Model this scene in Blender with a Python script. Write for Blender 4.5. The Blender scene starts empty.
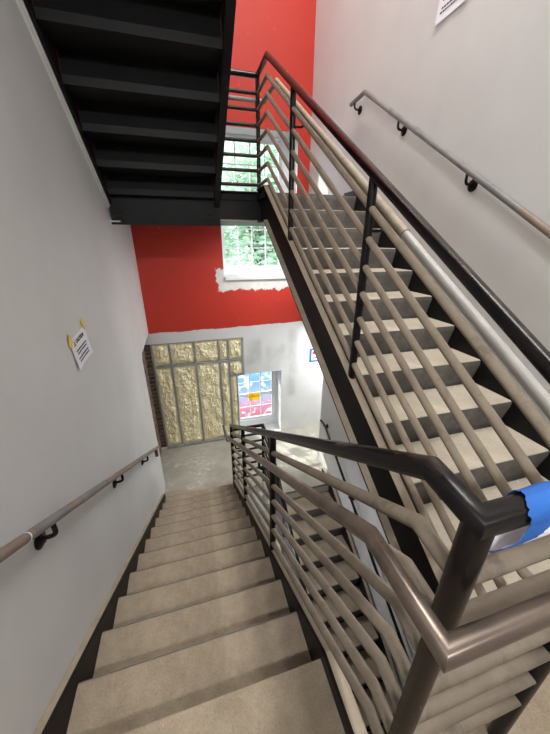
import bpy, bmesh, math, random
from mathutils import Vector, Matrix, noise
random.seed(7)
S = bpy.context.scene
C = S.collection
PI = math.pi

# ------------------------------------------------------------------ colours / materials
def lin(c):
    c /= 255.0
    return c / 12.92 if c <= 0.04045 else ((c + 0.055) / 1.055) ** 2.4
def rgb(r, g, b): return (lin(r), lin(g), lin(b), 1.0)

class NT:
    """tiny node helper"""
    def __init__(s, name):
        s.m = bpy.data.materials.new(name); s.m.use_nodes = True
        s.t = s.m.node_tree; s.n = s.t.nodes; s.l = s.t.links
        s.n.clear()
        s.out = s.n.new('ShaderNodeOutputMaterial')
        s.b = s.n.new('ShaderNodeBsdfPrincipled')
        s.l.new(s.b.outputs[0], s.out.inputs[0])
        tc = s.n.new('ShaderNodeTexCoord'); s.obj = tc.outputs['Object']
    def link(s, a, b): s.l.new(a, b)
    def put(s, sock, v):
        if isinstance(v, bpy.types.NodeSocket): s.l.new(v, sock)
        else: sock.default_value = v
    def noise(s, scale=5, detail=4, rough=0.55, vec=None, dist=0.0):
        n = s.n.new('ShaderNodeTexNoise'); n.inputs['Scale'].default_value = scale
        n.inputs['Detail'].default_value = detail; n.inputs['Roughness'].default_value = rough
        n.inputs['Distortion'].default_value = dist
        s.l.new(vec or s.obj, n.inputs['Vector']); return n.outputs[0]
    def ramp(s, f, *stops):
        r = s.n.new('ShaderNodeValToRGB'); e = r.color_ramp.elements
        while len(e) < len(stops): e.new(0.5)
        for i, (p, c) in enumerate(stops):
            e[i].position = p; e[i].color = c if isinstance(c, tuple) else (c, c, c, 1)
        s.l.new(f, r.inputs[0]); return r.outputs[0]
    def mix(s, f, a, b, mode='MIX'):
        m = s.n.new('ShaderNodeMix'); m.data_type = 'RGBA'; m.blend_type = mode
        s.put(m.inputs[0], f); s.put(m.inputs[6], a); s.put(m.inputs[7], b); return m.outputs[2]
    def math(s, op, a, b=0.0, c=0.0):
        m = s.n.new('ShaderNodeMath'); m.operation = op
        s.put(m.inputs[0], a); s.put(m.inputs[1], b)
        if op in ('MULTIPLY_ADD', 'SMOOTH_MIN'): s.put(m.inputs[2], c)
        return m.outputs[0]
    def step(s, v, lo, hi):
        m = s.n.new('ShaderNodeMapRange'); m.clamp = True
        s.put(m.inputs[0], v); m.inputs[1].default_value = lo; m.inputs[2].default_value = hi
        m.inputs[3].default_value = 0; m.inputs[4].default_value = 1; return m.outputs[0]
    def xyz(s, vec=None):
        x = s.n.new('ShaderNodeSeparateXYZ'); s.l.new(vec or s.obj, x.inputs[0]); return x.outputs
    def mapping(s, scale=(1, 1, 1), rot=(0, 0, 0)):
        m = s.n.new('ShaderNodeMapping'); m.inputs['Scale'].default_value = scale
        m.inputs['Rotation'].default_value = rot; s.l.new(s.obj, m.inputs[0]); return m.outputs[0]
    def normal_z(s):
        g = s.n.new('ShaderNodeNewGeometry'); return s.xyz(g.outputs['Normal'])[2]
    def bump(s, h, strength=0.2, dist=0.01):
        b = s.n.new('ShaderNodeBump'); b.inputs['Strength'].default_value = strength
        b.inputs['Distance'].default_value = dist; s.l.new(h, b.inputs['Height'])
        s.l.new(b.outputs[0], s.b.inputs['Normal'])
    def fin(s, col, rough=0.6, metal=0.0, spec=0.4):
        s.put(s.b.inputs['Base Color'], col); s.put(s.b.inputs['Roughness'], rough)
        s.b.inputs['Metallic'].default_value = metal
        s.b.inputs['Specular IOR Level'].default_value = spec
        return s.m

def plain(name, col, rough=0.6, metal=0.0, spec=0.4, var=0.12, scale=8.0):
    k = NT(name); n = k.noise(scale, 3)
    c = k.ramp(n, (0.3, tuple(v * (1 - var) for v in col[:3]) + (1,)), (0.7, tuple(min(1, v * (1 + var)) for v in col[:3]) + (1,)))
    return k.fin(c, rough, metal, spec)

M = {}
# painted drywall with faint smudges
def wall_paint(name, base, dirty):
    k = NT(name)
    a = k.ramp(k.noise(1.3, 5, 0.6), (0.35, base), (0.75, dirty))
    sc = k.step(k.noise(14, 3, 0.6, k.mapping((1, 0.35, 1.6))), 0.70, 0.78)
    c = k.mix(k.math('MULTIPLY', sc, 0.22), a, tuple(v * 0.75 for v in base[:3]) + (1,))
    k.bump(k.noise(160, 2), 0.06, 0.003)
    return k.fin(c, 0.62, 0, 0.35)
M['white'] = wall_paint('white_wall_paint', rgb(213, 212, 210), rgb(202, 201, 200))
M['trim'] = plain('white_trim', rgb(214, 213, 210), 0.5, var=0.04)
M['reveal'] = plain('white_reveal_paint', rgb(226, 227, 228), 0.5, var=0.03)

# the back wall: red above, drywall compound below, primer around the upper sill
k = NT('red_and_primer_wall')
x, y, z = k.xyz()
edge = k.noise(3.0, 6, 0.7)
zz = k.math('ADD', z, k.math('MULTIPLY', k.math('SUBTRACT', edge, 0.5), 0.07))
zz = k.math('ADD', zz, k.math('MULTIPLY', x, -0.012))
isred = k.step(zz, -1.408, -1.400)
# primer patch: rounded box around the sill
fine = k.noise(5.5, 6, 0.72)
wob = k.math('MULTIPLY', k.math('SUBTRACT', fine, 0.5), 0.30)
dz = k.math('SUBTRACT', k.math('ABSOLUTE', k.math('ADD', z, 0.60)), 0.165)
dx = k.math('SUBTRACT', k.math('ABSOLUTE', k.math('ADD', x, -1.50)), 1.03)
d = k.math('ADD', k.math('MAXIMUM', dz, dx), wob)
patch = k.math('SUBTRACT', 1.0, k.step(d, -0.006, 0.006))
red = k.ramp(k.noise(1.1, 4), (0.3, rgb(182, 49, 35)), (0.75, rgb(189, 54, 39)))
spk = k.step(k.noise(55, 1), 0.80, 0.81)
red = k.mix(spk, red, rgb(226, 190, 182))
white = k.ramp(k.noise(1.8, 5, 0.6), (0.3, rgb(216, 216, 214)), (0.7, rgb(204, 203, 200)))
# grey primer / bare board rectangles in the drywall
blot = k.noise(2.2, 3, 0.5)
def soft_rect(x0, x1, z0, z1, s=0.05):
    a = k.math('MULTIPLY', k.step(x, x0 - s, x0 + s), k.math('SUBTRACT', 1.0, k.step(x, x1 - s, x1 + s)))
    b = k.math('MULTIPLY', k.step(z, z0 - s, z0 + s), k.math('SUBTRACT', 1.0, k.step(z, z1 - s, z1 + s)))
    return k.math('MULTIPLY', a, b)
grey = k.math('ADD', soft_rect(0.90, 1.20, -2.12, -1.66), soft_rect(1.28, 1.66, -2.28, -1.80))
grey = k.math('ADD', grey, soft_rect(1.72, 1.90, -2.9, -1.5))
grey = k.math('MULTIPLY', grey, k.step(blot, 0.38, 0.62))
white = k.mix(k.math('MULTIPLY', grey, 0.75), white, rgb(176, 174, 171))
low = k.math('MULTIPLY', k.math('SUBTRACT', 1.0, k.step(z, -3.72, -3.1)), k.step(k.noise(4, 4), 0.42, 0.7))
white = k.mix(k.math('MULTIPLY', low, 0.25), white, rgb(178, 174, 168))
primer = k.ramp(k.noise(9, 4), (0.3, rgb(222, 220, 214)), (0.7, rgb(208, 204, 196)))
col = k.mix(isred, white, k.mix(patch, red, primer))
k.bump(k.noise(70, 3), 0.06, 0.003)
M['back'] = k.fin(col, 0.55, 0, 0.35)

# dusty cast concrete in the treads
def concrete(name, a, b, fleck, amount=0.75):
    k = NT(name)
    c = k.ramp(k.noise(6, 7, 0.65), (0.25, a), (0.78, b))
    fine = k.ramp(k.noise(170, 4, 0.75), (0.3, 0.74), (0.7, 1.10))
    c = k.mix(1.0, c, fine, 'MULTIPLY')
    stain = k.step(k.noise(2.1, 4, 0.6, k.mapping((1, 1, 1), (0.3, 0.2, 0.9))), 0.52, 0.72)
    c = k.mix(k.math('MULTIPLY', stain, 0.5), c, tuple(v * 0.62 for v in a[:3]) + (1,))
    v = k.n.new('ShaderNodeTexVoronoi'); v.inputs['Scale'].default_value = 9.0; k.link(k.obj, v.inputs[0])
    sp = k.math('MULTIPLY', k.math('SUBTRACT', 1.0, k.step(v.outputs['Distance'], 0.05, 0.085)), k.step(k.noise(6.1, 2), 0.55, 0.62))
    c = k.mix(k.math('MULTIPLY', sp, amount), c, fleck)
    k.bump(k.noise(45, 5, 0.7), 0.3, 0.004)
    return k.fin(c, 0.88, 0, 0.25)
M['tread'] = concrete('dusty_tread_concrete', rgb(138, 123, 104), rgb(182, 166, 144), rgb(225, 220, 208))
M['tread_pale'] = concrete('pale_tread_concrete', rgb(186, 175, 155), rgb(206, 196, 177), rgb(232, 228, 218))
# landing slabs with white scuffs
k = NT('landing_concrete')
c = k.ramp(k.noise(3.5, 7, 0.65), (0.25, rgb(146, 141, 128)), (0.78, rgb(174, 169, 156)))
sc = k.step(k.noise(11, 9, 0.8, k.mapping((1, 1.4, 1), (0, 0, 0.5))), 0.53, 0.66)
area = k.step(k.noise(1.9, 2), 0.46, 0.60)
c = k.mix(k.math('MULTIPLY', k.math('MULTIPLY', sc, area), 0.8), c, rgb(228, 225, 217))
xx, yy, zz2 = k.xyz()
dust = k.math('SUBTRACT', 1.0, k.step(k.math('ADD', yy, k.math('MULTIPLY', k.noise(3, 4), 0.5)), 4.12, 4.22))
dust = k.math('MULTIPLY', dust, k.math('SUBTRACT', 1.0, k.step(xx, 0.40, 0.5)))
c = k.mix(k.math('MULTIPLY', dust, 0.8), c, rgb(150, 136, 117))
k.bump(k.noise(40, 5, 0.7), 0.2, 0.004)
M['slab'] = k.fin(c, 0.75, 0, 0.35)

# black painted steel, and the same under construction dust
k = NT('black_painted_steel')
c = k.ramp(k.noise(12, 5, 0.6), (0.3, rgb(14, 12, 12)), (0.75, rgb(24, 19, 18)))
nz = k.step(k.normal_z(), 0.55, 1.0)
c = k.mix(k.math('MULTIPLY', k.math('MULTIPLY', nz, k.step(k.noise(7, 4), 0.4, 0.62)), 0.22), c, rgb(122, 110, 98))
M['black'] = k.fin(c, 0.27, 0, 0.28)
k = NT('black_stair_steel')
c = k.ramp(k.noise(5, 6, 0.65), (0.3, rgb(16, 15, 15)), (0.78, rgb(27, 26, 25)))
M['under'] = k.fin(c, 0.5, 0, 0.2)
k = NT('scuffed_riser_steel')
c = k.ramp(k.noise(7, 6, 0.7), (0.3, rgb(84, 81, 78)), (0.75, rgb(122, 118, 113)))
sc = k.step(k.noise(24, 4, 0.7, k.mapping((0.4, 1, 1.5))), 0.62, 0.72)
c = k.mix(k.math('MULTIPLY', sc, 0.5), c, rgb(168, 158, 142))
M['riser'] = k.fin(c, 0.7, 0, 0.35)
k = NT('dust_topped_steel')
base = k.ramp(k.noise(8, 5), (0.3, rgb(33, 30, 30)), (0.75, rgb(46, 40, 38)))
dust = k.ramp(k.noise(9, 6, 0.65), (0.3, rgb(160, 146, 126)), (0.75, rgb(182, 169, 149)))
f = k.step(k.normal_z(), 0.25, 0.7)
M['flange'] = k.fin(k.mix(f, base, dust), 0.8, 0, 0.3)
def bar_mat(name, a, b, dark):
    k = NT(name)
    c = k.ramp(k.noise(7, 6, 0.65), (0.3, a), (0.75, b))
    n = k.step(k.noise(10, 5, 0.7), 0.56, 0.70)
    c = k.mix(k.math('MULTIPLY', n, 0.55), c, dark)
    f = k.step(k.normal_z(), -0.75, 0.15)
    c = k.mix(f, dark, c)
    return k.fin(c, 0.6, 0, 0.4)
M['bar'] = bar_mat('tan_dusty_bar', rgb(150, 137, 119), rgb(168, 154, 134), rgb(112, 100, 86))
M['bar_brown'] = bar_mat('brown_dusty_bar', rgb(116, 105, 92), rgb(144, 132, 115), rgb(62, 55, 49))
M['bar_dark'] = bar_mat('dark_dusty_bar', rgb(44, 40, 38), rgb(62, 56, 51), rgb(34, 31, 30))
# handrail pipes
k = NT('bare_brown_pipe')
c = k.ramp(k.noise(5, 5, 0.6, k.mapping((1, 3, 3))), (0.3, rgb(92, 80, 71)), (0.75, rgb(128, 115, 104)))
M['brown_pipe'] = k.fin(c, 0.30, 0.6, 0.5)
k = NT('grey_taped_pipe')
c = k.ramp(k.noise(6, 5, 0.6), (0.3, rgb(108, 107, 107)), (0.75, rgb(136, 134, 132)))
M['grey_pipe'] = k.fin(c, 0.5, 0.1, 0.45)
M['pipe_wood'] = plain('brown_handrail', rgb(132, 115, 103), 0.5, 0.0, 0.45, 0.16, 10)
M['film'] = plain('pale_wrap_film', rgb(172, 169, 164), 0.45, var=0.06, scale=12)
M['dust_sleeve'] = bar_mat('dusty_sleeve', rgb(150, 137, 119), rgb(168, 154, 134), rgb(104, 92, 80))
M['blue_tape'] = plain('blue_painters_tape', rgb(38, 96, 174), 0.55, var=0.10, scale=14)
M['yellow_tape'] = plain('yellow_tape', rgb(226, 200, 86), 0.55, var=0.06)
M['paper'] = plain('white_paper', rgb(232, 233, 238), 0.7, var=0.02)
M['ink'] = plain('black_ink', rgb(40, 40, 44), 0.7, var=0.02)
M['orange_ink'] = plain('orange_ink', rgb(226, 160, 40), 0.7, var=0.02)
M['red_ink'] = plain('red_print', rgb(196, 62, 52), 0.7, var=0.15)
M['frame'] = plain('white_window_frame', rgb(236, 238, 240), 0.45, var=0.02)
M['stud'] = plain('galvanised_stud', rgb(158, 159, 158), 0.5, 0.1, 0.5, 0.12, 9)
M['wood_block'] = plain('brown_wood_scrap', rgb(112, 82, 66), 0.7, var=0.2, scale=20)
M['plaster_dark'] = plain('dark_backing', rgb(70, 64, 56), 0.9)
# spray foam
k = NT('spray_foam')
fv = k.mapping((1.25, 1, 0.75))
c = k.ramp(k.noise(26, 8, 0.78, fv), (0.26, rgb(196, 172, 106)), (0.42, rgb(242, 229, 180)), (0.58, rgb(250, 242, 210)), (0.80, rgb(252, 247, 226)))
c = k.mix(k.math('MULTIPLY', k.step(k.noise(5, 5, 0.7, fv), 0.5, 0.72), 0.4), c, rgb(232, 210, 148))
k.bump(k.noise(52, 7, 0.8), 0.55, 0.016)
M['foam'] = k.fin(c, 0.85, 0, 0.25)
# brick
k = NT('old_brick')
br = k.n.new('ShaderNodeTexBrick')
mp = k.n.new('ShaderNodeMapping'); mp.inputs['Rotation'].default_value = (0, PI / 2, PI / 2)
sx = k.xyz(); cb = k.n.new('ShaderNodeCombineXYZ'); k.link(k.math('ADD', sx[0], sx[1]), cb.inputs[0]); k.link(sx[2], cb.inputs[1])
k.link(cb.outputs[0], br.inputs['Vector'])
br.inputs['Scale'].default_value = 1.0; br.inputs['Brick Width'].default_value = 0.21; br.inputs['Row Height'].default_value = 0.075
br.inputs['Mortar Size'].default_value = 0.012
br.inputs['Color1'].default_value = rgb(98, 74, 62); br.inputs['Color2'].default_value = rgb(128, 106, 92); br.inputs['Mortar'].default_value = rgb(134, 124, 112)
c = k.mix(k.step(k.noise(18, 5, 0.7), 0.5, 0.66), br.outputs[0], rgb(64, 50, 44))
k.bump(k.noise(25, 5), 0.6, 0.02)
M['brick'] = k.fin(c, 0.9, 0, 0.2)
# foliage and street
def leaf(name, a, b, t=0.5):
    k = NT(name)
    k.b.inputs['Base Color'].default_value = a
    c = k.ramp(k.noise(2.5, 3), (0.3, a), (0.7, b))
    m = k.fin(c, 0.5, 0, 0.3)
    tr = k.n.new('ShaderNodeBsdfTranslucent'); k.link(c, tr.inputs[0])
    mx = k.n.new('ShaderNodeMixShader'); mx.inputs[0].default_value = t
    k.link(k.b.outputs[0], mx.inputs[1]); k.link(tr.outputs[0], mx.inputs[2]); k.link(mx.outputs[0], k.out.inputs[0])
    return m
M['leaf'] = leaf('leaf_green', rgb(174, 202, 178), rgb(212, 228, 208))
M['leaf2'] = leaf('leaf_pale_green', rgb(196, 216, 206), rgb(220, 234, 222))
M['bark'] = plain('bark', rgb(104, 90, 76), 0.9, var=0.3)
M['asphalt'] = plain('pavement', rgb(150, 148, 144), 0.9, var=0.1)
M['yellow_paper'] = leaf('yellow_paper', rgb(240, 208, 70), rgb(244, 216, 90), 0.65)
# glass: a clear pane with a faint reflection
k = NT('window_glass')
tr = k.n.new('ShaderNodeBsdfTransparent'); tr.inputs[0].default_value = (0.94, 0.97, 0.97, 1)
gl = k.n.new('ShaderNodeBsdfGlossy'); gl.inputs['Roughness'].default_value = 0.03
fr = k.n.new('ShaderNodeFresnel'); fr.inputs[0].default_value = 1.45
mx = k.n.new('ShaderNodeMixShader'); k.link(fr.outputs[0], mx.inputs[0]); k.link(tr.outputs[0], mx.inputs[1]); k.link(gl.outputs[0], mx.inputs[2])
k.link(mx.outputs[0], k.out.inputs[0]); M['glass'] = k.m
# painted hoarding out in the street: blue above, pink below, pale blotches
k = NT('painted_hoarding')
x, y, z = k.xyz()
hz = k.math('ADD', z, k.math('MULTIPLY', k.noise(3, 4), 0.35))
c = k.ramp(k.step(hz, -4.15, -2.6), (0.0, rgb(224, 120, 140)), (0.20, rgb(232, 150, 170)), (0.28, rgb(176, 176, 214)), (0.55, rgb(112, 156, 214)), (1.0, rgb(140, 186, 226)))
c = k.mix(k.step(k.noise(4.5, 3), 0.54, 0.62), c, rgb(232, 234, 240))
M['mural'] = k.fin(c, 0.6)

# ------------------------------------------------------------------ mesh helpers
def obj(name, bm, mat, parent=None, smooth=False, recalc=True):
    me = bpy.data.meshes.new(name)
    if recalc: bmesh.ops.recalc_face_normals(bm, faces=bm.faces[:])
    bm.to_mesh(me); bm.free()
    mats = mat if isinstance(mat, (list, tuple)) else [mat]
    for m in mats: me.materials.append(m)
    if smooth:
        for p in me.polygons: p.use_smooth = True
        try: me.set_sharp_from_angle(angle=math.radians(38))
        except Exception: pass
    o = bpy.data.objects.new(name, me); C.objects.link(o)
    if parent is not None:
        o.parent = parent; o.matrix_parent_inverse = Matrix.Translation(-Vector(parent.location))
    return o
def thing(name, label, cat, loc=(0, 0, 0), group=None):
    o = bpy.data.objects.new(name, None); C.objects.link(o)
    o.location = loc; o.empty_display_size = 0.1
    o['label'] = label; o['category'] = cat
    if group: o['group'] = group
    return o
def tag(o, label, cat, group=None, kind=None):
    o['label'] = label; o['category'] = cat
    if group: o['group'] = group
    if kind: o['kind'] = kind
    return o
def struct(o, label=None, cat=None):
    o['kind'] = 'structure'
    if label: o['label'] = label
    if cat: o['category'] = cat
    return o
def dup_part(src, parent):
    o = src.copy(); C.objects.link(o); o.parent = parent
    o.matrix_parent_inverse = Matrix.Translation(-Vector(parent.location)); return o
def BM(): return bmesh.new()
def box(bm, x0, x1, y0, y1, z0, z1, mi=0):
    v = [bm.verts.new(p) for p in ((x0, y0, z0), (x1, y0, z0), (x1, y1, z0), (x0, y1, z0), (x0, y0, z1), (x1, y0, z1), (x1, y1, z1), (x0, y1, z1))]
    for f in ((0, 3, 2, 1), (4, 5, 6, 7), (0, 1, 5, 4), (1, 2, 6, 5), (2, 3, 7, 6), (3, 0, 4, 7)):
        bm.faces.new([v[i] for i in f]).material_index = mi
def prism(bm, pts, axis, a, b, mi=0):
    """polygon pts (two coordinates) extruded from a to b along axis"""
    def P(u, v, w):
        return {'x': (w, u, v), 'y': (u, w, v), 'z': (u, v, w)}[axis]
    A = [bm.verts.new(P(u, v, a)) for u, v in pts]; B = [bm.verts.new(P(u, v, b)) for u, v in pts]
    bm.faces.new(A).material_index = mi; bm.faces.new(B[::-1]).material_index = mi
    n = len(pts)
    for i in range(n):
        bm.faces.new((A[i], A[(i + 1) % n], B[(i + 1) % n], B[i])).material_index = mi
def tube(bm, pts, r, seg=16, mi=0):
    """round pipe through pts with mitred corners and flat ends"""
    pts = [Vector(p) for p in pts]; rings = []
    d0 = (pts[1] - pts[0]).normalized()
    up = Vector((0, 0, 1)) if abs(d0.z) < 0.9 else Vector((1, 0, 0))
    u = d0.cross(up).normalized(); v = u.cross(d0).normalized()
    prev = d0
    base = [u * math.cos(2 * PI * i / seg) * r + v * math.sin(2 * PI * i / seg) * r for i in range(seg)]
    for i, p in enumerate(pts):
        if i == 0: rings.append([p + b for b in base]); continue
        d = (p - pts[i - 1]).normalized()
        if i < len(pts) - 1:
            e = (pts[i + 1] - p).normalized(); n = (d + e).normalized()
        else: n = d
        ring = []
        for q in rings[-1]:
            t = (p - q).dot(n) / d.dot(n); ring.append(q + d * t)
        rings.append(ring)
    V = [[bm.verts.new(q) for q in ring] for ring in rings]
    for a, b in zip(V, V[1:]):
        for i in range(seg):
            bm.faces.new((a[i], a[(i + 1) % seg], b[(i + 1) % seg], b[i])).material_index = mi
    bm.faces.new(V[0][::-1]).material_index = mi; bm.faces.new(V[-1]).material_index = mi
def rounded(pts, rad, n=4):
    """polyline with its inner corners rounded off"""
    pts = [Vector(p) for p in pts]; out = [pts[0]]
    for a, b, c in zip(pts, pts[1:], pts[2:]):
        r = min(rad, (b - a).length * 0.45, (c - b).length * 0.45)
        p = b + (a - b).normalized() * r; q = b + (c - b).normalized() * r
        for i in range(n + 1):
            t = i / n; out.append(p * (1 - t) ** 2 + b * 2 * t * (1 - t) + q * t * t)
    out.append(pts[-1]); return out
def lathe_x(bm, x0, cy, cz, prof, sgn=1, seg=20):
    """disc profile [(offset, radius)...] turned about an x axis"""
    rings = [[bm.verts.new((x0 + sgn * o, cy + rr * math.cos(2 * PI * i / seg), cz + rr * math.sin(2 * PI * i / seg))) for i in range(seg)] for o, rr in prof]
    for a, b in zip(rings, rings[1:]):
        for i in range(seg): bm.faces.new((a[i], a[(i + 1) % seg], b[(i + 1) % seg], b[i]))
    bm.faces.new(rings[0]); bm.faces.new(rings[-1])

# ------------------------------------------------------------------ dimensions (metres; the eye is the origin)
R, T = 0.175, 0.2794
SL = R / T
XL, XR = -0.685, 2.0                  # faces of the side walls
YB = 5.08                             # face of the back wall
ZN, ZLOW, ZUP = -1.609, -3.709, 0.459 # near, lower and upper landing
LX0, LX1 = -0.641, 0.373              # between the stringers, left flights
RX0, RX1 = 0.906, 1.92                # between the stringers, right flights
DZ = ZUP - ZLOW

# ------------------------------------------------------------------ setting
# left wall: stops short of the back wall low down, where brick shows
bm = BM()
prism(bm, [(-1.5, -5.9), (4.10, -5.9), (4.10, -1.50), (4.16, -1.42), (5.08, -1.40), (5.08, 4.9), (-1.5, 4.9)], 'x', XL - 0.11, XL)
struct(obj('wall_left', bm, M['white']), 'white painted left wall beside the flight going down', 'wall')
bm = BM(); box(bm, XL - 0.45, XL - 0.115, 4.0, 5.60, -5.9, -1.2)
box(bm, -0.95, -0.705, YB + 0.03, YB + 0.09, -3.70, -1.60)
struct(obj('wall_brick', bm, M['brick']), 'old brick showing in the gap past the white wall end', 'wall')
# right wall: opening at the lower landing
bm = BM()
prism(bm, [(-1.5, -5.9), (4.09, -5.9), (4.09, -1.45), (5.08, -1.45), (5.08, 4.9), (-1.5, 4.9)], 'x', XR, XR + 0.12)
struct(obj('wall_right', bm, M['white']), 'white painted right wall above the climbing flight', 'wall')
# back wall: cells round the openings
W_UP = (0.59, 1.80, -0.55, 1.45)
W_LO = (0.73, 1.585, -3.70, -2.32)
BAY = (-0.90, 0.865, -3.68, -1.595)
xs = sorted({-0.9, W_UP[0], W_LO[0], 0.865, W_LO[1], W_UP[1], 2.0, 3.6})
zs = sorted({-5.9, -3.70, -3.68, -2.32, -1.595, -0.55, 1.45, 4.9})
bm = BM()
grid = {}
def vtx(x, y, z):
    key = (round(x, 4), round(y, 4), round(z, 4))
    if key not in grid: grid[key] = bm.verts.new(key)
    return grid[key]
def inside(c, r): return r[0] < c[0] < r[1] and r[2] < c[1] < r[3]
cells = {}
for i in range(len(xs) - 1):
    for j in range(len(zs) - 1):
        c = ((xs[i] + xs[i + 1]) / 2, (zs[j] + zs[j + 1]) / 2)
        if inside(c, W_UP) or inside(c, W_LO): cells[i, j] = None
        elif inside(c, BAY): cells[i, j] = YB + 0.10
        else: cells[i, j] = YB
YO = YB + 0.52
for (i, j), d in cells.items():
    if d is None: continue
    x0, x1, z0, z1 = xs[i], xs[i + 1], zs[j], zs[j + 1]
    bm.faces.new([vtx(x0, d, z0), vtx(x1, d, z0), vtx(x1, d, z1), vtx(x0, d, z1)]).material_index = 2 if d > YB else 0
    bm.faces.new([vtx(x0, YO, z0), vtx(x0, YO, z1), vtx(x1, YO, z1), vtx(x1, YO, z0)]).material_index = 1
    for di, dj, a, b in ((-1, 0, (x0, z0), (x0, z1)), (1, 0, (x1, z0), (x1, z1)), (0, -1, (x0, z0), (x1, z0)), (0, 1, (x0, z1), (x1, z1))):
        nb = cells.get((i + di, j + dj), 'edge')
        e = YO if nb in (None, 'edge') else nb
        if e > d:
            f = bm.faces.new([vtx(a[0], d, a[1]), vtx(b[0], d, b[1]), vtx(b[0], e, b[1]), vtx(a[0], e, a[1])]); f.material_index = 1
struct(obj('wall_back', bm, [M['back'], M['reveal'], M['plaster_dark']]), 'back wall painted red above and bare drywall compound below', 'wall')
# wall behind, ceiling, and the side passage at the lower landing
bm = BM(); box(bm, XL - 0.1, XR + 0.1, -1.62, -1.5, -5.9, 4.9); struct(obj('wall_front', bm, M['white']))
bm = BM(); box(bm, XL - 0.5, 3.7, -1.62, YO, 4.9, 5.05); struct(obj('ceiling', bm, M['white']))
bm = BM(); box(bm, XR + 0.12, 3.6, 3.86, 3.98, -3.9, -1.0); struct(obj('wall_passage', bm, M['white']))
bm = BM(); box(bm, XR + 0.12, 3.6, 3.98, 5.08, -1.42, -1.30); struct(obj('ceiling_passage', bm, M['white']))
bm = BM(); box(bm, 3.45, 3.57, 3.98, 5.08, -3.9, -1.42); struct(obj('wall_passage_end', bm, M['white']))

# floors
bm = BM()
prism(bm, [(XL, -1.5), (XR, -1.5), (XR, 0.355), (0.85, 0.355), (0.85, 0.33), (0.43, 0.33), (0.43, 0.598), (XL, 0.598)], 'z', ZN - 0.06, ZN)
struct(obj('floor_near', bm, M['tread']), 'dusty concrete landing underfoot at the head of the flight', 'landing')
bm = BM()
prism(bm, [(XL - 0.13, 3.69), (0.43, 3.69), (0.85, 3.72), (0.85, 3.43), (XR, 3.43), (XR, 4.09), (3.5, 4.09), (3.5, 5.08), (XL - 0.13, 5.08)], 'z', ZLOW - 0.16, ZLOW)
struct(obj('floor_lower', bm, M['slab']), 'grey concrete lower landing with white scuffs below the insulation', 'landing')
bm = BM()
prism(bm, [(XL + 0.005, 3.72), (0.43, 3.72), (0.85, 3.72), (0.85, 3.44), (XR - 0.005, 3.44), (XR - 0.005, 5.07), (XL + 0.005, 5.07)], 'z', ZUP - 0.05, ZUP)
prism(bm, [(XL + 0.005, 3.78), (XR - 0.005, 3.78), (XR - 0.005, 5.07), (XL + 0.005, 5.07)], 'z', ZUP - 0.255, ZUP - 0.24)
struct(obj('floor_upper', bm, [M['under']]), 'black underside of the upper landing slab', 'landing')
bm = BM(); box(bm, XL - 0.1, XR + 0.1, -1.6, YO, -6.0, -5.9); struct(obj('floor_bottom', bm, M['slab']))
# trims
bm = BM()
ang = math.atan(SL)
def line_strip(bm, x0, x1, y0, z0, y1, z1, w):
    """flat bar following a slope in the yz plane"""
    prism(bm, [(y0, z0), (y1, z1), (y1, z1 + w), (y0, z0 + w)], 'x', x0, x1)
zt = lambda yy: 0.634 + (3.672 - yy) * SL
line_strip(bm, XL, XL + 0.014, 0.3, zt(0.3) - 0.314, 3.72, zt(3.72) - 0.314, 0.022)
line_strip(bm, XL, XL + 0.026, 0.3, zt(0.3) - 0.294, 3.72, zt(3.72) - 0.294, 0.012)
struct(obj('trim_1', bm, M['trim']), 'white edge bead on the wall under the overhead flight', 'trim')
bm = BM(); box(bm, XL - 0.02, XL + 0.005, 3.60, 3.80, 0.150, 0.172)
box(bm, XL, XL + 0.10, 3.66, 3.72, 0.166, 0.178)
struct(obj('trim_2', bm, M['trim']), 'short white bead end at the corner below the beam', 'trim')

# ------------------------------------------------------------------ stairs
def channel(bm, path, x_web, x_out, h):
    """channel section: web plate at x_web, flanges reaching to x_out; path = top line (y, z); h = depth"""
    tw = 0.012 if x_out > x_web else -0.012
    bot = [(y, z - h) for y, z in path]
    prism(bm, path + bot[::-1], 'x', x_web, x_web + tw, 0)
    ft = 0.016
    up2 = [(y, z - ft) for y, z in path]
    prism(bm, path + up2[::-1], 'x', x_web + tw, x_out, 1)
    lo2 = [(y, z + ft) for y, z in bot]
    prism(bm, bot + lo2[::-1], 'x', x_web + tw, x_out, 1)

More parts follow.
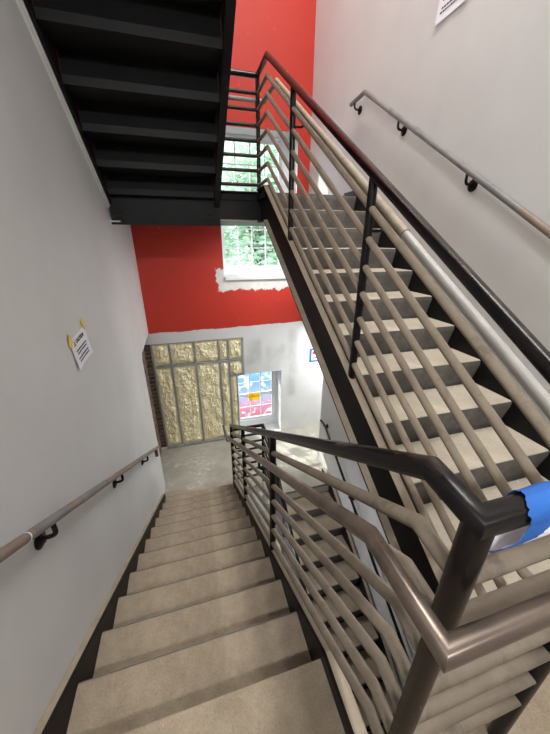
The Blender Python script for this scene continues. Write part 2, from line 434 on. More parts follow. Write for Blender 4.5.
def flight(x0, x1, nose1, zb, sgn, label, mats, slabs, top_end, low_end, dusty, count=12):
    """nose1 = y of the first nosing; zb = landing at its foot; sgn = +1 climbs to +y; mats = (concrete, riser, pan, stringer)"""
    foot = (x0 + x1) / 2
    t = thing('stair_flight', label, 'staircase', (foot, nose1, zb))
    nz = lambda yy: zb + R + (yy - nose1) * sgn * SL
    for a, b in ((x0, x0 - (0.042 if x0 < 0 else 0.056)), (x1, x1 + 0.056)):
        bm = BM()
        ys = [low_end[0]] + [nose1 + sgn * 0.02 if False else None]
        path = []
        ye = top_end[0]; zt_ = top_end[1]
        yk = nose1 + ((zt_ - 0.065) - zb - R) / SL * sgn      # where the slope meets the level top
        y_foot = low_end[0]
        path = [(y_foot, nz(y_foot) + 0.065), (yk, zt_), (ye, zt_)]
        channel(bm, path, a, b, 0.335)
        obj('stringer', bm, [mats[3], M['flange'] if dusty else mats[3]], t)
    nos = 0.028
    def tread_bm():
        bm = BM()
        b = sgn
        prism(bm, [(0.005 * b, 0), (0.012 * b, 0.004), (b * (T + 0.004), 0.004), (b * (T + 0.004), -0.040), (0.005 * b, -0.040)], 'x', x0 + 0.002, x1 - 0.002)
        return bm
    def riser_bm(height):
        bm = BM(); b = sgn
        # sloped plate from the nosing back down to the tread below, a pan under the tread, and a small lip
        prism(bm, [(0.0, -0.004), (0.0, -0.036), ((nos + 0.004) * b, -height + 0.004), ((nos + 0.004) * b, -height - 0.050), ((nos + 0.010) * b, -height - 0.050), ((nos + 0.010) * b, -height), (0.0045 * b, -0.041), (0.0045 * b, -0.004)], 'x', x0 + 0.002, x1 - 0.002)
        prism(bm, [(0.004 * b, -0.041), (b * (T + nos), -0.041), (b * (T + nos), -0.046), (0.004 * b, -0.046)], 'x', x0 + 0.002, x1 - 0.002, 1)
        return bm
    tr = ri = None
    for i in range(count):
        yy, zz = nose1 + sgn * i * T, zb + R * (i + 1)
        last = i == 11
        if not last:
            if tr is None: tr = obj('tread', tread_bm(), mats[0], t); o = tr
            else: o = dup_part(tr, t)
            o.location = (0, yy, zz - 0.004)
        if ri is None: ri = obj('riser', riser_bm(R), [mats[1], mats[2]], t); o = ri
        else: o = dup_part(ri, t)
        o.location = (0, yy, zz)
    return t, nz
f1, nzL = flight(LX0, LX1, 3.672, ZLOW, -1, 'steel flight with dusty concrete treads going down beside the left wall', (M['tread'], M['riser'], M['under'], M['under']), True, (0.30, ZN + 0.075), (3.70, 0), True)
f2, nzR = flight(RX0, RX1, 0.355, ZUP - 12 * R, 1, 'steel flight with pale concrete treads climbing along the right wall', (M['tread_pale'], M['riser'], M['under'], M['under']), True, (3.72, ZUP + 0.06), (0.30, 0), True)
f3, nzU = flight(LX0, LX1, 3.672, ZUP, -1, 'black flight overhead seen from below, top left', (M['under'], M['under'], M['under'], M['under']), True, (0.30, ZUP + 2.1 + 0.075), (3.732, 0), False)
f4, nzB = flight(RX0, RX1, 0.355, ZLOW - 12 * R, 1, 'lower flight of dusty treads seen between the guard bars, under the climbing flight', (M['tread'], M['riser'], M['under'], M['under']), True, (3.72, ZLOW + 0.06), (0.30, 0), True)

# landing edge beams
def beams(zt_, label, full):
    t = thing('landing_beam', label, 'beam', (0.64, 3.70, zt_ - 0.28))
    bm = BM()
    box(bm, XL + 0.012, 0.43, 3.735, 3.745, zt_ - 0.315, zt_ - 0.055); box(bm, XL + 0.012, 0.43, 3.70, 3.735, zt_ - 0.315, zt_ - 0.303)
    obj('header_beam', bm, M['under'], t)
    bm = BM()
    box(bm, 0.432, 0.905, 3.735, 3.747, zt_ - 0.25, zt_ + 0.03); box(bm, 0.432, 0.846, 3.690, 3.735, zt_ + 0.018, zt_ + 0.03)
    obj('fascia', bm, M['under'], t)
    bm = BM(); box(bm, 0.432, 0.846, 3.690, 3.747, zt_ - 0.262, zt_ - 0.25)
    obj('bottom_flange', bm, M['bar'], t)
    for xx in (LX0 + 0.02, LX1 - 0.09):
        bm = BM(); box(bm, xx, xx + 0.07, 3.715, 3.734, zt_ - 0.245, zt_ - 0.165)
        for dx in (0.018, 0.052):
            for s in (0.0,):
                bmesh.ops.create_uvsphere(bm, u_segments=8, v_segments=5, radius=0.009, matrix=Matrix.Translation((xx + dx, 3.713, zt_ - 0.205)))
        obj('clip_angle', bm, M['under'], t)
    return t
beams(ZUP, 'black steel beam edging the upper landing in front of the upper window', True)

# ------------------------------------------------------------------ guards
XGL, XGR = 0.400, 0.878
YN, YF = 0.235, 3.725                 # near and far corner posts
PR, BR, TR_ = 0.0215, 0.0165, 0.0235  # post, bar and top rail radii
OFF = [0.943, 0.812, 0.681, 0.550, 0.417, 0.284, 0.150]
TOP = 1.080
ZC = -0.392                            # near crossing height of the top rail
nL = lambda y: -2.309 - (y - 1.716) * SL
nR = lambda y: -0.241 - (2.311 - y) * SL
def guard_left(label, dz=0.0, crossing=True, mat=None):
    t = thing('guard_railing', label, 'railing', (XGL, 1.9, nL(1.9) + dz))
    bar = mat or M['bar_brown']
    yb = 0.340
    def run(off, y0=3.70):
        off -= 0.004; zn = nL(yb) + off + dz - 0.018
        return [(XGL, y0, nL(y0) + off + dz), (XGL, yb, zn), (XGL, YN, zn - 0.013)]
    bm = BM(); p = run(TOP, 3.735); tube(bm, p + ([(XGR, YN, p[-1][2])] if crossing else []), TR_, 20)
    obj('top_rail', bm, M['black'], t, True)
    for o_ in OFF:
        bm = BM(); p = run(o_); tube(bm, p, BR, 14); obj('rail_bar', bm, bar, t, True)
        if crossing:
            bm = BM(); tube(bm, [(XGL, YN, p[-1][2]), (XGR, YN, p[-1][2])], BR, 14); obj('rail_bar', bm, bar, t, True)
    for yy in (3.715, 2.607, 1.440):
        bm = BM(); tube(bm, [(XGL, yy, nL(yy) + 0.05 + dz), (XGL, yy, nL(yy) + TOP + dz - 0.004)], PR, 16); obj('post', bm, M['black'], t, True)
    bm = BM(); tube(bm, [(XGL, YN, ZN - 0.02 + dz), (XGL, YN, nL(yb) + TOP + dz - 0.034)], 0.0235, 20); obj('post', bm, M['black'], t, True)
    return t
def guard_right(label, dz=0.0, bar=None, foot=0.0):
    t = thing('guard_railing', label, 'railing', (XGR, 1.9, nR(1.9) + dz))
    yb, y0 = 3.345, 0.36
    bd = M['bar_dark']
    def run(off, near=True):
        p = [(XGR, YN, nR(y0) + off + dz), (XGR, y0, nR(y0) + off + dz)]
        return p + [(XGR, yb, nR(yb) + off + dz), (XGR, YF, nR(yb) + off + dz)]
    bm = BM(); p = run(TOP); tube(bm, p + [(XGL + 0.002, YF, p[-1][2])], TR_, 18); obj('top_rail', bm, M['black'], t, True)
    for o_ in OFF:
        p = run(o_)
        bm = BM(); tube(bm, p, BR, 14); obj('rail_bar', bm, bar or M['bar'], t, True)
        bm = BM(); tube(bm, [(XGR, YF, p[-1][2]), (XGL, YF, p[-1][2])], BR, 14); obj('rail_bar', bm, bd, t, True)
    for yy in (2.607, 1.420):
        bm = BM(); tube(bm, [(XGR, yy, nR(yy) + 0.05 + dz - foot), (XGR, yy, nR(yy) + TOP + dz)], PR, 16); obj('post', bm, M['black'], t, True)
    zt_ = nR(yb) + TOP + dz
    for px in (XGR, XGL):
        bm = BM(); tube(bm, [(px, YF, ZUP + 0.03 + dz - foot), (px, YF, zt_)], PR, 16); obj('post', bm, M['black'], t, True)
    bm = BM(); tube(bm, [(XGR, YN, ZN - 0.02 + dz), (XGR, YN, nR(y0) + TOP + dz)], PR, 16); obj('post', bm, M['black'], t, True)
    return t
g1 = guard_left('black-topped guard railing of the flight going down, its near corner rail taped blue')
g2 = guard_right('tall guard railing of the climbing flight, seven tan bars under a black top rail')
g3 = guard_right('guard railing with black landing bars on the bottom landing below the lower window', -DZ + 0.11, M['bar_dark'], 0.11)

# ------------------------------------------------------------------ grab rails on the guards
t = thing('grab_rail', 'brown metal grab rail fixed on the stair side of the downward guard', 'handrail', (0.31, 1.9, -1.6))
XG = 0.312
gz = lambda y: -0.651 - (y - 0.50) * 0.6245 + 0.005
pts = [(XG, 3.90, gz(3.62)), (XG, 3.62, gz(3.62)), (XG, 0.365, gz(0.365)), (XG, 0.165, gz(0.365)), (0.948, 0.165, gz(0.365))]
bm = BM(); tube(bm, pts[:4] + [pts[4]], 0.019, 18); obj('pipe', bm, M['brown_pipe'], t, True)
def guard_bracket(parent, x0, x1, y, z, dz=0.085):
    bm = BM(); tube(bm, rounded([(x0, y, z - dz), (x1, y, z - dz), (x1, y, z - 0.012)], 0.03), 0.008, 10)
    obj('bracket', bm, M['black'], parent, True)
for yy in (3.60, 2.607, 1.440): guard_bracket(t, XGL - 0.018, XG, yy, gz(yy))

t = thing('grab_rail', 'grab rail behind the climbing guard, part dusty sleeve and part pale film', 'handrail', (0.965, 1.9, 0.5))
XH = 0.966
hz = lambda y: 1.322 - (3.345 - y) * 0.6264 * 0.99
bm = BM(); tube(bm, [(XH, 1.254, hz(1.254)), (XH, 2.16, hz(2.16))], 0.0235, 18); obj('sleeve', bm, M['dust_sleeve'], t, True)
bm = BM(); tube(bm, [(XH, 0.146, hz(0.36)), (XH, 0.36, hz(0.36)), (XH, 3.345, hz(3.345)), (XH, 3.81, hz(3.345))], 0.019, 18); obj('pipe', bm, M['bar'], t, True)
bm = BM(); tube(bm, [(XH, 0.42, hz(0.42)), (XH, 1.254, hz(1.254))], 0.0205, 18); obj('film_wrap', bm, M['film'], t, True)
guard_bracket(t, XGR + 0.018, XH, 0.24, hz(0.36))
bm = BM(); tube(bm, [(XH, 3.81, hz(3.345)), (0.45, 3.81, hz(3.345))], 0.019, 18); o = obj('landing_pipe', bm, M['film'], t, True); o['label'] = 'pale level pipe along the landing'
for yy in (2.607, 1.420): guard_bracket(t, XGR + 0.018, XH, yy, hz(yy))
bm = BM(); tube(bm, rounded([(XGR, YF + 0.018, hz(3.345) - 0.08), (XGR, 3.81, hz(3.345) - 0.08), (XGR, 3.81, hz(3.345) - 0.012)], 0.03), 0.008, 10); obj('bracket', bm, M['black'], t, True)

# ------------------------------------------------------------------ wall handrails
def wall_bracket(parent, xw, xr, y, z, sgn):
    bm = BM()
    lathe_x(bm, xw, y, z - 0.085, [(0.0, 0.040), (0.006, 0.040), (0.012, 0.030), (0.016, 0.018)], sgn)
    for a in (0.8, 2.9, 5.0):
        bmesh.ops.create_uvsphere(bm, u_segments=8, v_segments=5, radius=0.006, matrix=Matrix.Translation((xw + sgn * 0.010, y + 0.028 * math.cos(a), z - 0.085 + 0.028 * math.sin(a))))
    b = obj('bracket', bm, M['black'], parent, True)
    bm = BM()
    tube(bm, rounded([(xw + sgn * 0.010, y, z - 0.085), (xr, y, z - 0.080), (xr, y, z - 0.012)], 0.035, 5), 0.0095, 12)
    obj('bracket_arm', bm, M['black'], b, True)
t = thing('wall_handrail', 'worn brown handrail on the left wall, held by three black brackets', 'handrail', (-0.62, 2.2, -1.7))
wl = lambda y: -0.868 - (y - 0.803) * 0.6124
bm = BM(); tube(bm, [(-0.62, 0.35, wl(0.35)), (-0.62, 3.72, wl(3.72))], 0.0185, 18); obj('pipe', bm, M['pipe_wood'], t, True)
for a, b, m in ((0.915, 0.921, 'paper'), (0.95, 1.17, 'grey_pipe'), (1.655, 1.665, 'blue_tape'), (1.32, 1.50, 'grey_pipe'), (2.5, 2.74, 'grey_pipe')):
    bm = BM(); tube(bm, [(-0.62, a, wl(a)), (-0.62, b, wl(b))], 0.0192, 18); obj('tape_band', bm, M[m], t, True)
for yy in (1.075, 2.00, 2.94): wall_bracket(t, XL, -0.62, yy, wl(yy), 1)

t = thing('wall_handrail', 'grey handrail on the upper right wall with a level end', 'handrail', (1.93, 2.4, 0.9))
wr = lambda y: 1.380 - (3.468 - y) * 0.6193
bm = BM(); tube(bm, [(1.93, 3.745, 1.366), (1.93, 3.468, 1.380), (1.93, 0.9, wr(0.9))], 0.0205, 18); obj('pipe', bm, M['grey_pipe'], t, True)
bm = BM(); tube(bm, [(1.93, 1.50, wr(1.50)), (1.93, 0.45, wr(0.45))], 0.0210, 18); o = obj('pipe', bm, M['pipe_wood'], t, True); o['label'] = 'bare brown lower length of the handrail'
for a in (2.95, 2.55):
    bm = BM(); tube(bm, [(1.93, a, wr(a)), (1.93, a + 0.035, wr(a + 0.035))], 0.0225, 18); obj('sleeve', bm, M['grey_pipe'], t, True)
wall_bracket(t, XR, 1.93, 3.66, 1.382, -1)
for yy in (2.83, 1.955, 1.0): wall_bracket(t, XR, 1.93, yy, wr(yy), -1)

t = thing('wall_handrail', 'thin dark handrail on the lower white wall below the climbing flight', 'handrail', (1.93, 3.0, -3.7))
wb = lambda y: wr(y) - DZ - 0.18
bm = BM(); tube(bm, [(1.93, 3.92, wb(3.75)), (1.93, 3.75, wb(3.75)), (1.93, 1.2, wb(1.2))], 0.0185, 16); obj('pipe', bm, M['black'], t, True)
for yy in (3.80, 2.83): wall_bracket(t, XR, 1.93, yy, wb(yy), -1)

# ------------------------------------------------------------------ exposed stud bay with spray foam
t = thing('stud_wall', 'exposed metal studs filled with yellow spray foam, left of the lower window', 'wall framing', (0.08, 5.08, -3.7))
def foam(x0, x1, z0, z1, seed):
    bm = BM(); nx, nz_ = max(4, int((x1 - x0) / 0.011)), max(6, int((z1 - z0) / 0.013))
    V = {}
    for i in range(nx + 1):
        for j in range(nz_ + 1):
            x, z = x0 + (x1 - x0) * i / nx, z0 + (z1 - z0) * j / nz_
            e = min(i, nx - i) / nx * (x1 - x0); e2 = min(j, nz_ - j) / nz_ * (z1 - z0)
            puff = min(1, e / 0.07) * min(1, e2 / 0.07)
            n = noise.fractal(Vector((x * 9, z * 6, seed)), 1.0, 2.0, 5) + 0.9 * noise.noise(Vector((x * 46, z * 38, seed)))
            d = 0.030 - 0.028 * puff ** 0.6 - 0.016 * n * (0.5 + puff)
            V[i, j] = bm.verts.new((x, YB + max(-0.035, min(0.095, d)), z))
    for i in range(nx):
        for j in range(nz_): bm.faces.new((V[i, j], V[i + 1, j], V[i + 1, j + 1], V[i, j + 1]))
    obj('foam_fill', bm, M['foam'], t, True)
SX = [-0.682, -0.402, 0.004, 0.422, 0.588, 0.848]
for a, b in zip(SX, SX[1:]):
    foam(a + 0.004, b - 0.004, -1.99, -1.615, a * 7)
    if b < 0.8: foam(a + 0.004, b - 0.004, -3.655, -2.035, a * 11 + 3)
foam(0.596, 0.840, -2.30, -2.035, 5.5); foam(0.596, 0.722, -3.655, -2.31, 9.1)
for sx in SX[:-1]:
    bm = BM(); box(bm, sx - 0.015, sx - 0.012, YB + 0.0, YB + 0.09, -3.66, -1.60); box(bm, sx - 0.015, sx + 0.015, YB, YB + 0.003, -3.66, -1.60); box(bm, sx + 0.012, sx + 0.015, YB, YB + 0.09, -3.66, -1.60)
    obj('stud', bm, M['stud'], t)
bm = BM(); box(bm, 0.828, 0.863, YB + 0.001, YB + 0.09, -2.318, -1.60); obj('stud', bm, M['stud'], t)
bm = BM(); box(bm, 0.717, 0.729, YB + 0.001, YB + 0.09, -3.66, -2.32); obj('jamb_stud', bm, M['stud'], t)
bm = BM(); box(bm, -0.69, 0.862, YB - 0.006, YB + 0.05, -2.030, -1.994); obj('blocking', bm, M['stud'], t)
bm = BM(); box(bm, 0.60, 0.862, YB - 0.004, YB + 0.09, -2.335, -2.300); obj('header', bm, M['stud'], t)
for z0, z1 in ((-3.70, -3.655), (-1.612, -1.597)):
    bm = BM(); box(bm, -0.69, 0.72 if z0 < -3 else 0.862, YB - 0.012 if z0 < -3 else YB - 0.002, YB + 0.09, z0, z1); obj('track', bm, M['stud'], t)
# corner stud standing by the brick gap, scrap at the rail end
bm = BM(); box(bm, XL - 0.055, XL - 0.005, 4.115, 4.119, ZLOW, -2.85); box(bm, XL - 0.010, XL - 0.005, 4.119, 4.17, ZLOW, -2.85)
tag(obj('corner_stud', bm, M['stud']), 'grey metal corner stud standing in the brick gap at the left wall end', 'stud')
bm = BM(); prism(bm, [(3.74, -2.72), (3.81, -2.75), (3.80, -2.86), (3.75, -2.84)], 'x', XL, XL + 0.035)
tag(obj('wood_scrap', bm, M['wood_block']), 'small brown wood scrap fixed under the far end of the left wall handrail', 'wood')

# ------------------------------------------------------------------ windows
def window(name, op, y, rows, cols, gx0, gx1, gz0, gz1, zmid):
    """op = opening rectangle; glass rectangle gx/gz split at zmid into two sashes"""
    t = bpy.data.objects.new(name, None); C.objects.link(t); t.location = ((op[0] + op[1]) / 2, y, op[2]); t['kind'] = 'structure'
    bm = BM()
    box(bm, op[0], gx0 - 0.035, y - 0.03, y + 0.10, op[2], op[3]); box(bm, gx1 + 0.035, op[1], y - 0.03, y + 0.10, op[2], op[3])
    box(bm, gx0 - 0.035, gx1 + 0.035, y - 0.03, y + 0.10, op[2], gz0 - 0.05); box(bm, gx0 - 0.035, gx1 + 0.035, y - 0.03, y + 0.10, gz1 + 0.045, op[3])
    obj('window_frame', bm, M['frame'], t)
    for (a, b, yy) in ((gz0, zmid - 0.02, y + 0.0), (zmid + 0.02, gz1, y + 0.035)):
        bm = BM()
        fb = 0.05 if a == gz0 else 0.02
        ft = 0.045 if b == gz1 else 0.02
        box(bm, gx0 - 0.035, gx0, yy, yy + 0.034, a - fb, b + ft); box(bm, gx1, gx1 + 0.035, yy, yy + 0.034, a - fb, b + ft)
        box(bm, gx0, gx1, yy, yy + 0.034, a - fb, a); box(bm, gx0, gx1, yy, yy + 0.034, b, b + ft)
        for c in range(1, cols):
            xx = gx0 + (gx1 - gx0) * c / cols; box(bm, xx - 0.009, xx + 0.009, yy + 0.006, yy + 0.028, a, b)
        for r in range(1, rows):
            zz = a + (b - a) * r / rows
            box(bm, gx0, gx1, yy + 0.007, yy + 0.027, zz - 0.009, zz + 0.009)
        s = obj('sash', bm, M['frame'], t)
        bm = BM(); box(bm, gx0, gx1, yy + 0.015, yy + 0.019, a, b); obj('pane', bm, M['glass'], s)
    return t
w1 = window('window_1', W_UP, 5.42, 3, 4, 0.675, 1.615, -0.415, 1.375, 0.48)
bm = BM(); box(bm, 0.60, 1.80, 5.035, 5.40, -0.605, -0.548); bmesh.ops.bevel(bm, geom=bm.edges[:], offset=0.006, segments=2, affect='EDGES')
obj('window_sill', bm, M['trim'], w1)
w2 = window('window_2', W_LO, 5.42, 2, 3, 0.790, 1.487, -3.50, -2.45, -2.965)
bm = BM(); box(bm, 0.735, 1.58, 5.06, 5.40, -3.705, -3.698); obj('window_sill', bm, M['trim'], w2)

# ------------------------------------------------------------------ papers
def text_bm(body, size, align='CENTER'):
    cu = bpy.data.curves.new('t', 'FONT'); cu.body = body; cu.size = size; cu.align_x = align; cu.extrude = 0.0002; cu.offset = 0.0016
    o = bpy.data.objects.new('t', cu); C.objects.link(o)
    bpy.context.view_layer.update()
    me = bpy.data.meshes.new_from_object(o.evaluated_get(bpy.context.evaluated_depsgraph_get()))
    bm = BM(); bm.from_mesh(me); bpy.data.objects.remove(o); return bm
def sheet(bm, w, h, curl=0.0, n=8):
    """paper in local x (width) and z (height), facing -y, its lower corners lifting by curl"""
    V = {}
    for s in (0, 1):
        for i in range(n + 1):
            for j in range(n + 1):
                u, v = i / n, j / n
                lift = curl * ((1 - v) ** 2) * (0.4 + 0.6 * abs(2 * u - 1) ** 2)
                V[s, i, j] = bm.verts.new(((u - 0.5) * w, -lift + s * 0.0006, (v - 0.5) * h))
    for i in range(n):
        for j in range(n):
            bm.faces.new((V[0, i, j], V[0, i + 1, j], V[0, i + 1, j + 1], V[0, i, j + 1]))
            bm.faces.new((V[1, i, j], V[1, i, j + 1], V[1, i + 1, j + 1], V[1, i + 1, j]))
def place(o, mat): 
    o.matrix_world = mat; return o
def lines(bm, rows, seed):
    """short printed dashes too small to read: rows = (z, x0, x1)"""
    rnd = random.Random(seed)
    for z, x0, x1, h in rows:
        x = x0
        while x < x1:
            w = rnd.uniform(0.008, 0.022); e = min(x + w, x1)
            box(bm, x, e, -0.0016, -0.0006, z - h / 2, z + h / 2); x = e + 0.005
def attach(name, bm, mat, parent, local=Matrix()):
    o = obj(name, bm, mat); o.parent = parent; o.matrix_local = local; return o
RX90 = Matrix.Rotation(PI / 2, 4, 'X')
# caution notice on the left wall (faces +x)
bm = BM(); sheet(bm, 0.296, 0.190, 0.014)
s1 = tag(obj('caution_sign', bm, M['paper'], None, True), 'white caution notice held to the left wall by two yellow tapes', 'sign')
face = Matrix.Translation((XL + 0.004, 2.050, -0.622)) @ Matrix.Rotation(PI / 2, 4, 'Z') @ Matrix.Rotation(math.radians(-3), 4, 'Y')
place(s1, face)
bm = text_bm('CAUTION', 0.034)
attach('heading', bm, M['ink'], s1, Matrix.Translation((0.014, -0.0012, 0.046)) @ RX90)
bm = BM(); prism(bm, [(-0.112, 0.038), (-0.070, 0.038), (-0.091, 0.076)], 'y', -0.0016, -0.0004); attach('warning_triangle', bm, M['orange_ink'], s1)
bm = BM(); box(bm, -0.0928, -0.0892, -0.0022, -0.0014, 0.050, 0.064); box(bm, -0.0928, -0.0892, -0.0022, -0.0014, 0.0425, 0.0465); attach('exclamation_mark', bm, M['ink'], s1)
def printed(parent, rows, seed, curl):
    for n_, row in enumerate(rows):
        bm = BM(); lines(bm, [row], seed + n_)
        for v in bm.verts: v.co.y -= curl * (0.5 - v.co.z / 0.218) ** 2 * (0.4 + 0.6 * (2 * v.co.x / 0.285) ** 2)
        attach('text_line', bm, M['ink'], parent)
printed(s1, [(0.006, -0.095, 0.10, 0.009), (-0.013, -0.085, 0.09, 0.009), (-0.043, -0.095, 0.10, 0.009), (-0.062, -0.09, 0.10, 0.009)], 3, 0.014)
for (lx, lz, a) in ((-0.148, 0.088, 0.55), (0.140, 0.104, -0.5)):
    bm = BM(); box(bm, -0.021, 0.021, -0.0022, -0.0010, -0.036, 0.036)
    o = obj('tape_strip', bm, M['yellow_tape']); o.parent = s1; o.matrix_local = Matrix.Translation((lx, 0, lz)) @ Matrix.Rotation(a, 4, 'Y')
# notice high on the right wall (faces -x)
bm = BM(); sheet(bm, 0.285, 0.218, 0.010)
s2 = tag(obj('notice', bm, M['paper'], None, True), 'white printed notice high on the right wall, cut by the picture top', 'sign')
place(s2, Matrix.Translation((XR - 0.004, 2.475, 1.590)) @ Matrix.Rotation(-PI / 2, 4, 'Z'))
printed(s2, [(-0.035, -0.10, 0.10, 0.010), (-0.058, -0.11, 0.10, 0.010), (0.008, -0.10, 0.10, 0.010), (0.030, -0.10, 0.08, 0.010), (0.065, -0.06, 0.07, 0.024)], 5, 0.010)
# blue-taped notice on the back wall past the lower landing
bm = BM(); sheet(bm, 0.24, 0.26, 0.0)
s3 = tag(obj('notice', bm, M['paper']), 'small notice framed in blue tape on the far white wall, right of the lower window', 'sign')
place(s3, Matrix.Translation((2.285, YB - 0.003, -2.075)))
bm = BM()
for a in ((-0.13, -0.085, -0.14, 0.14), (0.085, 0.13, -0.14, 0.14), (-0.085, 0.085, 0.105, 0.14), (-0.085, 0.085, -0.14, -0.105)): box(bm, a[0], a[1], -0.0014, -0.0002, a[2], a[3])
attach('tape_border', bm, M['blue_tape'], s3)
bm = BM(); box(bm, -0.07, 0.07, -0.0016, -0.0004, 0.02, 0.085); box(bm, -0.06, 0.06, -0.0016, -0.0004, -0.07, -0.045); attach('red_print', bm, M['red_ink'], s3)
# yellow paper on the lower window
bm = BM(); sheet(bm, 0.235, 0.185, 0.0)
s4 = tag(obj('yellow_notice', bm, M['yellow_paper']), 'yellow paper stuck on the glass of the lower window', 'sign')
place(s4, Matrix.Translation((1.10, 5.432 - 0.022, -3.0)))

# taped paper round the near corner rail
zc = nL(0.340) + TOP - 0.035
t = thing('taped_sign', 'paper sign taped in blue around the near corner rail', 'sign', (0.60, YN, zc))
def smooth(v): v = max(0.0, min(1.0, v)); return v * v * (3 - 2 * v)
def wrap(bm, x0, x1, off, a0, a1, thick, n=40, m=14, wob=0.0):
    """sheet bent round the rail from angle a0 to a1 (0 = towards -y, 90 = up), sagging into a loop below it"""
    a0, a1 = math.radians(a0), math.radians(a1); V = {}
    for s in (0, 1):
        for i in range(m + 1):
            for j in range(n + 1):
                a = a0 + (a1 - a0) * j / n; low = smooth(-a / 1.7)
                x = x0 + (x1 - x0) * i / m - 0.062 * low * (1 - i / m) + 0.022 * smooth((a - 0.5) / 1.6) * (1 - i / m)
                if i == 0: x += 0.007 * noise.noise(Vector((j * 0.5, 3.3, 1.0)))
                r = 0.0255 + 0.034 * low + off + s * thick + wob * noise.noise(Vector((x * 34, a * 2.4, 2.0)))
                V[s, i, j] = bm.verts.new((x, YN - r * math.cos(a), zc + r * math.sin(a)))
    for i in range(m):
        for j in range(n):
            for s in (0, 1): bm.faces.new((V[s, i, j], V[s, i + 1, j], V[s, i + 1, j + 1], V[s, i, j + 1]))
    for i in range(m):
        for j in (0, n): bm.faces.new((V[0, i, j], V[0, i + 1, j], V[1, i + 1, j], V[1, i, j]))
    for j in range(n):
        for i in (0, m): bm.faces.new((V[0, i, j], V[0, i, j + 1], V[1, i, j + 1], V[1, i, j]))
bm = BM(); wrap(bm, 0.466, 0.80, 0.0015, -112, 200, 0.0008, wob=0.0022); obj('blue_tape', bm, M['blue_tape'], t, True)
bm = BM(); wrap(bm, 0.472, 0.80, 0.0002, -106, -5, 0.0008, wob=0.0022); obj('paper', bm, M['paper'], t, True)
bm = BM(); wrap(bm, 0.518, 0.80, 0.0027, -100, 24, 0.0005, wob=0.0022); obj('paper', bm, M['paper'], t, True)
bm = BM(); wrap(bm, 0.548, 0.80, 0.0036, -50, -8, 0.0004, wob=0.0022); obj('red_print', bm, M['red_ink'], t, True)

# ------------------------------------------------------------------ outside
bm = BM(); box(bm, -8, 12, YO, 30, -4.6, -4.4); struct(obj('ground', bm, M['asphalt']), 'pale pavement outside', 'ground')
bm = BM(); box(bm, -0.5, 4.5, 6.9, 6.95, -4.4, -2.75)
tag(obj('hoarding', bm, M['mural']), 'blue and pink painted hoarding outside the lower window', 'hoarding')
def tree(x, y, zc_, rx, rz, n, mat, label):
    t = thing('tree', label, 'tree', (x, y, -4.4))
    bm = BM(); tube(bm, [(x, y, -4.4), (x + 0.05, y, -2.5), (x - 0.05, y + 0.1, zc_)], 0.14, 10)
    for a in range(5):
        aa = a * 1.3; tube(bm, [(x, y, zc_ - rz * 0.7), (x + math.cos(aa) * rx * 0.6, y + math.sin(aa) * rx * 0.6, zc_ + rz * 0.35)], 0.045, 6)
    obj('trunk', bm, M['bark'], t, True)
    bm = BM(); rnd = random.Random(x)
    clusters = [(rnd.gauss(0, 0.45), rnd.gauss(0, 0.45), rnd.gauss(0, 0.5)) for _ in range(70)]
    for i in range(n):
        c = clusters[i % 70]
        p = Vector((x + (c[0] + rnd.gauss(0, 0.13)) * rx, y + (c[1] + rnd.gauss(0, 0.13)) * rx, zc_ + (c[2] + rnd.gauss(0, 0.13)) * rz))
        s = rnd.uniform(0.08, 0.17); q = Matrix.Rotation(rnd.uniform(0, 6.3), 3, 'Z') @ Matrix.Rotation(rnd.uniform(-1.2, 1.2), 3, 'X')
        vs = [bm.verts.new(p + q @ Vector(v)) for v in ((-s, 0, 0), (0, -s * 0.5, 0.02), (s, 0, 0), (0, s * 0.5, 0.02))]
        bm.faces.new(vs)
    obj('foliage', bm, mat, t, recalc=False)['kind'] = 'stuff'
tree(2.4, 10.0, 0.6, 1.9, 2.4, 8000, M['leaf'], 'leafy green tree outside the upper window')
tree(4.8, 19.0, 1.8, 2.9, 3.4, 7000, M['leaf2'], 'paler tree standing farther behind, outside the upper window')

# ------------------------------------------------------------------ light
w = bpy.data.worlds.new('daylight'); S.world = w; w.use_nodes = True
nt = w.node_tree; bg = nt.nodes['Background']
bg.inputs[0].default_value = (0.86, 0.93, 1.0, 1); bg.inputs[1].default_value = 4.2
def area(name, loc, target, size, sizey, power, col=(1, 1, 1)):
    l = bpy.data.lights.new(name, 'AREA'); l.shape = 'RECTANGLE'; l.size = size; l.size_y = sizey; l.energy = power; l.color = col
    o = bpy.data.objects.new(name, l); C.objects.link(o); o.location = loc
    o.rotation_euler = (Vector(target) - Vector(loc)).to_track_quat('-Z', 'Y').to_euler(); return o
area('ceiling_or_fill_lamp', (1.25, 1.6, 4.82), (1.25, 1.7, 0), 0.6, 2.4, 200, (1, 0.985, 0.96))
area('rear_fill', (-0.15, -1.44, 1.58), (0.1, 1.5, -0.9), 0.5, 0.22, 58, (0.97, 0.985, 1))  # added light behind the camera: draws nosing shadows and lights the view frontally
area('ceiling_or_fill_lamp', (2.9, 4.55, -1.45), (2.6, 4.4, -4), 0.6, 0.4, 50, (0.93, 0.97, 1))  # unseen fill light, added to brighten the side passage
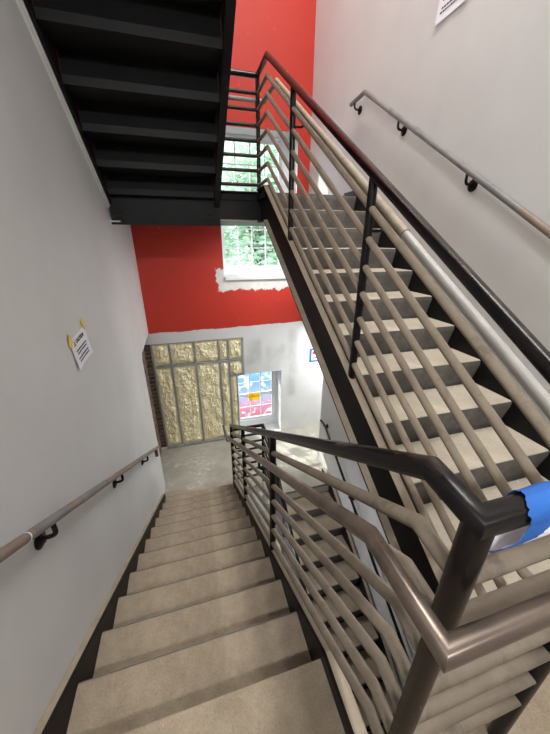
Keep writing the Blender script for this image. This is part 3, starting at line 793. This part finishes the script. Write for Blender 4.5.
area('ceiling_or_fill_lamp', (1.62, 4.35, 0.19), (1.5, 4.3, -4), 0.4, 0.8, 24, (0.98, 0.99, 1))  # fill added under the upper landing to lift the lower landing and back wall
area('ceiling_or_fill_lamp', (1.04, 3.95, 0.192), (1.5, 3.8, -3.4), 0.25, 0.3, 20, (0.96, 0.985, 1))  # another added fill, hidden by the stringer, aimed at the lower right wall
area('stair_fill', (0.0, 2.6, -3.24), (2.0, 3.0, -3.4), 0.3, 0.3, 22, (0.95, 0.98, 1))  # fill added out of sight beneath the left flight to brighten the lower right
area('ceiling_or_fill_lamp', (0.7, 4.45, 4.8), (0.7, 4.5, 0), 1.2, 0.4, 18, (1, 0.985, 0.96))
sun = bpy.data.lights.new('sun', 'SUN'); sun.energy = 9.0; sun.angle = 0.01; sun.color = (1, 0.97, 0.92)
so = bpy.data.objects.new('sun', sun); C.objects.link(so)
so.rotation_euler = Vector((0.42, -0.78, -0.50)).to_track_quat('-Z', 'Y').to_euler(); so.location = (0, 12, 8)

# ------------------------------------------------------------------ camera
cam = bpy.data.cameras.new('camera'); co = bpy.data.objects.new('camera', cam); C.objects.link(co)
cam.sensor_fit = 'HORIZONTAL'; cam.sensor_width = 36.0; cam.lens = 36.0 * 299.4 / 550.0; cam.clip_start = 0.02; cam.clip_end = 100
p, yw, r = math.radians(22.95), math.radians(16.0), math.radians(0.18)
f = Vector((math.sin(yw) * math.cos(p), math.cos(yw) * math.cos(p), -math.sin(p)))
rt = Vector((math.cos(yw), -math.sin(yw), 0)); uv = rt.cross(f)
r2 = rt * math.cos(r) + uv * math.sin(r); u2 = -rt * math.sin(r) + uv * math.cos(r)
co.matrix_world = Matrix(((r2.x, u2.x, -f.x, 0), (r2.y, u2.y, -f.y, 0), (r2.z, u2.z, -f.z, 0), (0, 0, 0, 1)))
S.camera = co
S.view_settings.view_transform = 'Standard'; S.view_settings.look = 'None'
S.view_settings.exposure = 0.0; S.view_settings.gamma = 1.0; S.view_settings.use_curve_mapping = False
S.cycles.max_bounces = 8; S.cycles.diffuse_bounces = 5; S.cycles.transparent_max_bounces = 16
try: S.cycles.use_denoising = True
except Exception: pass
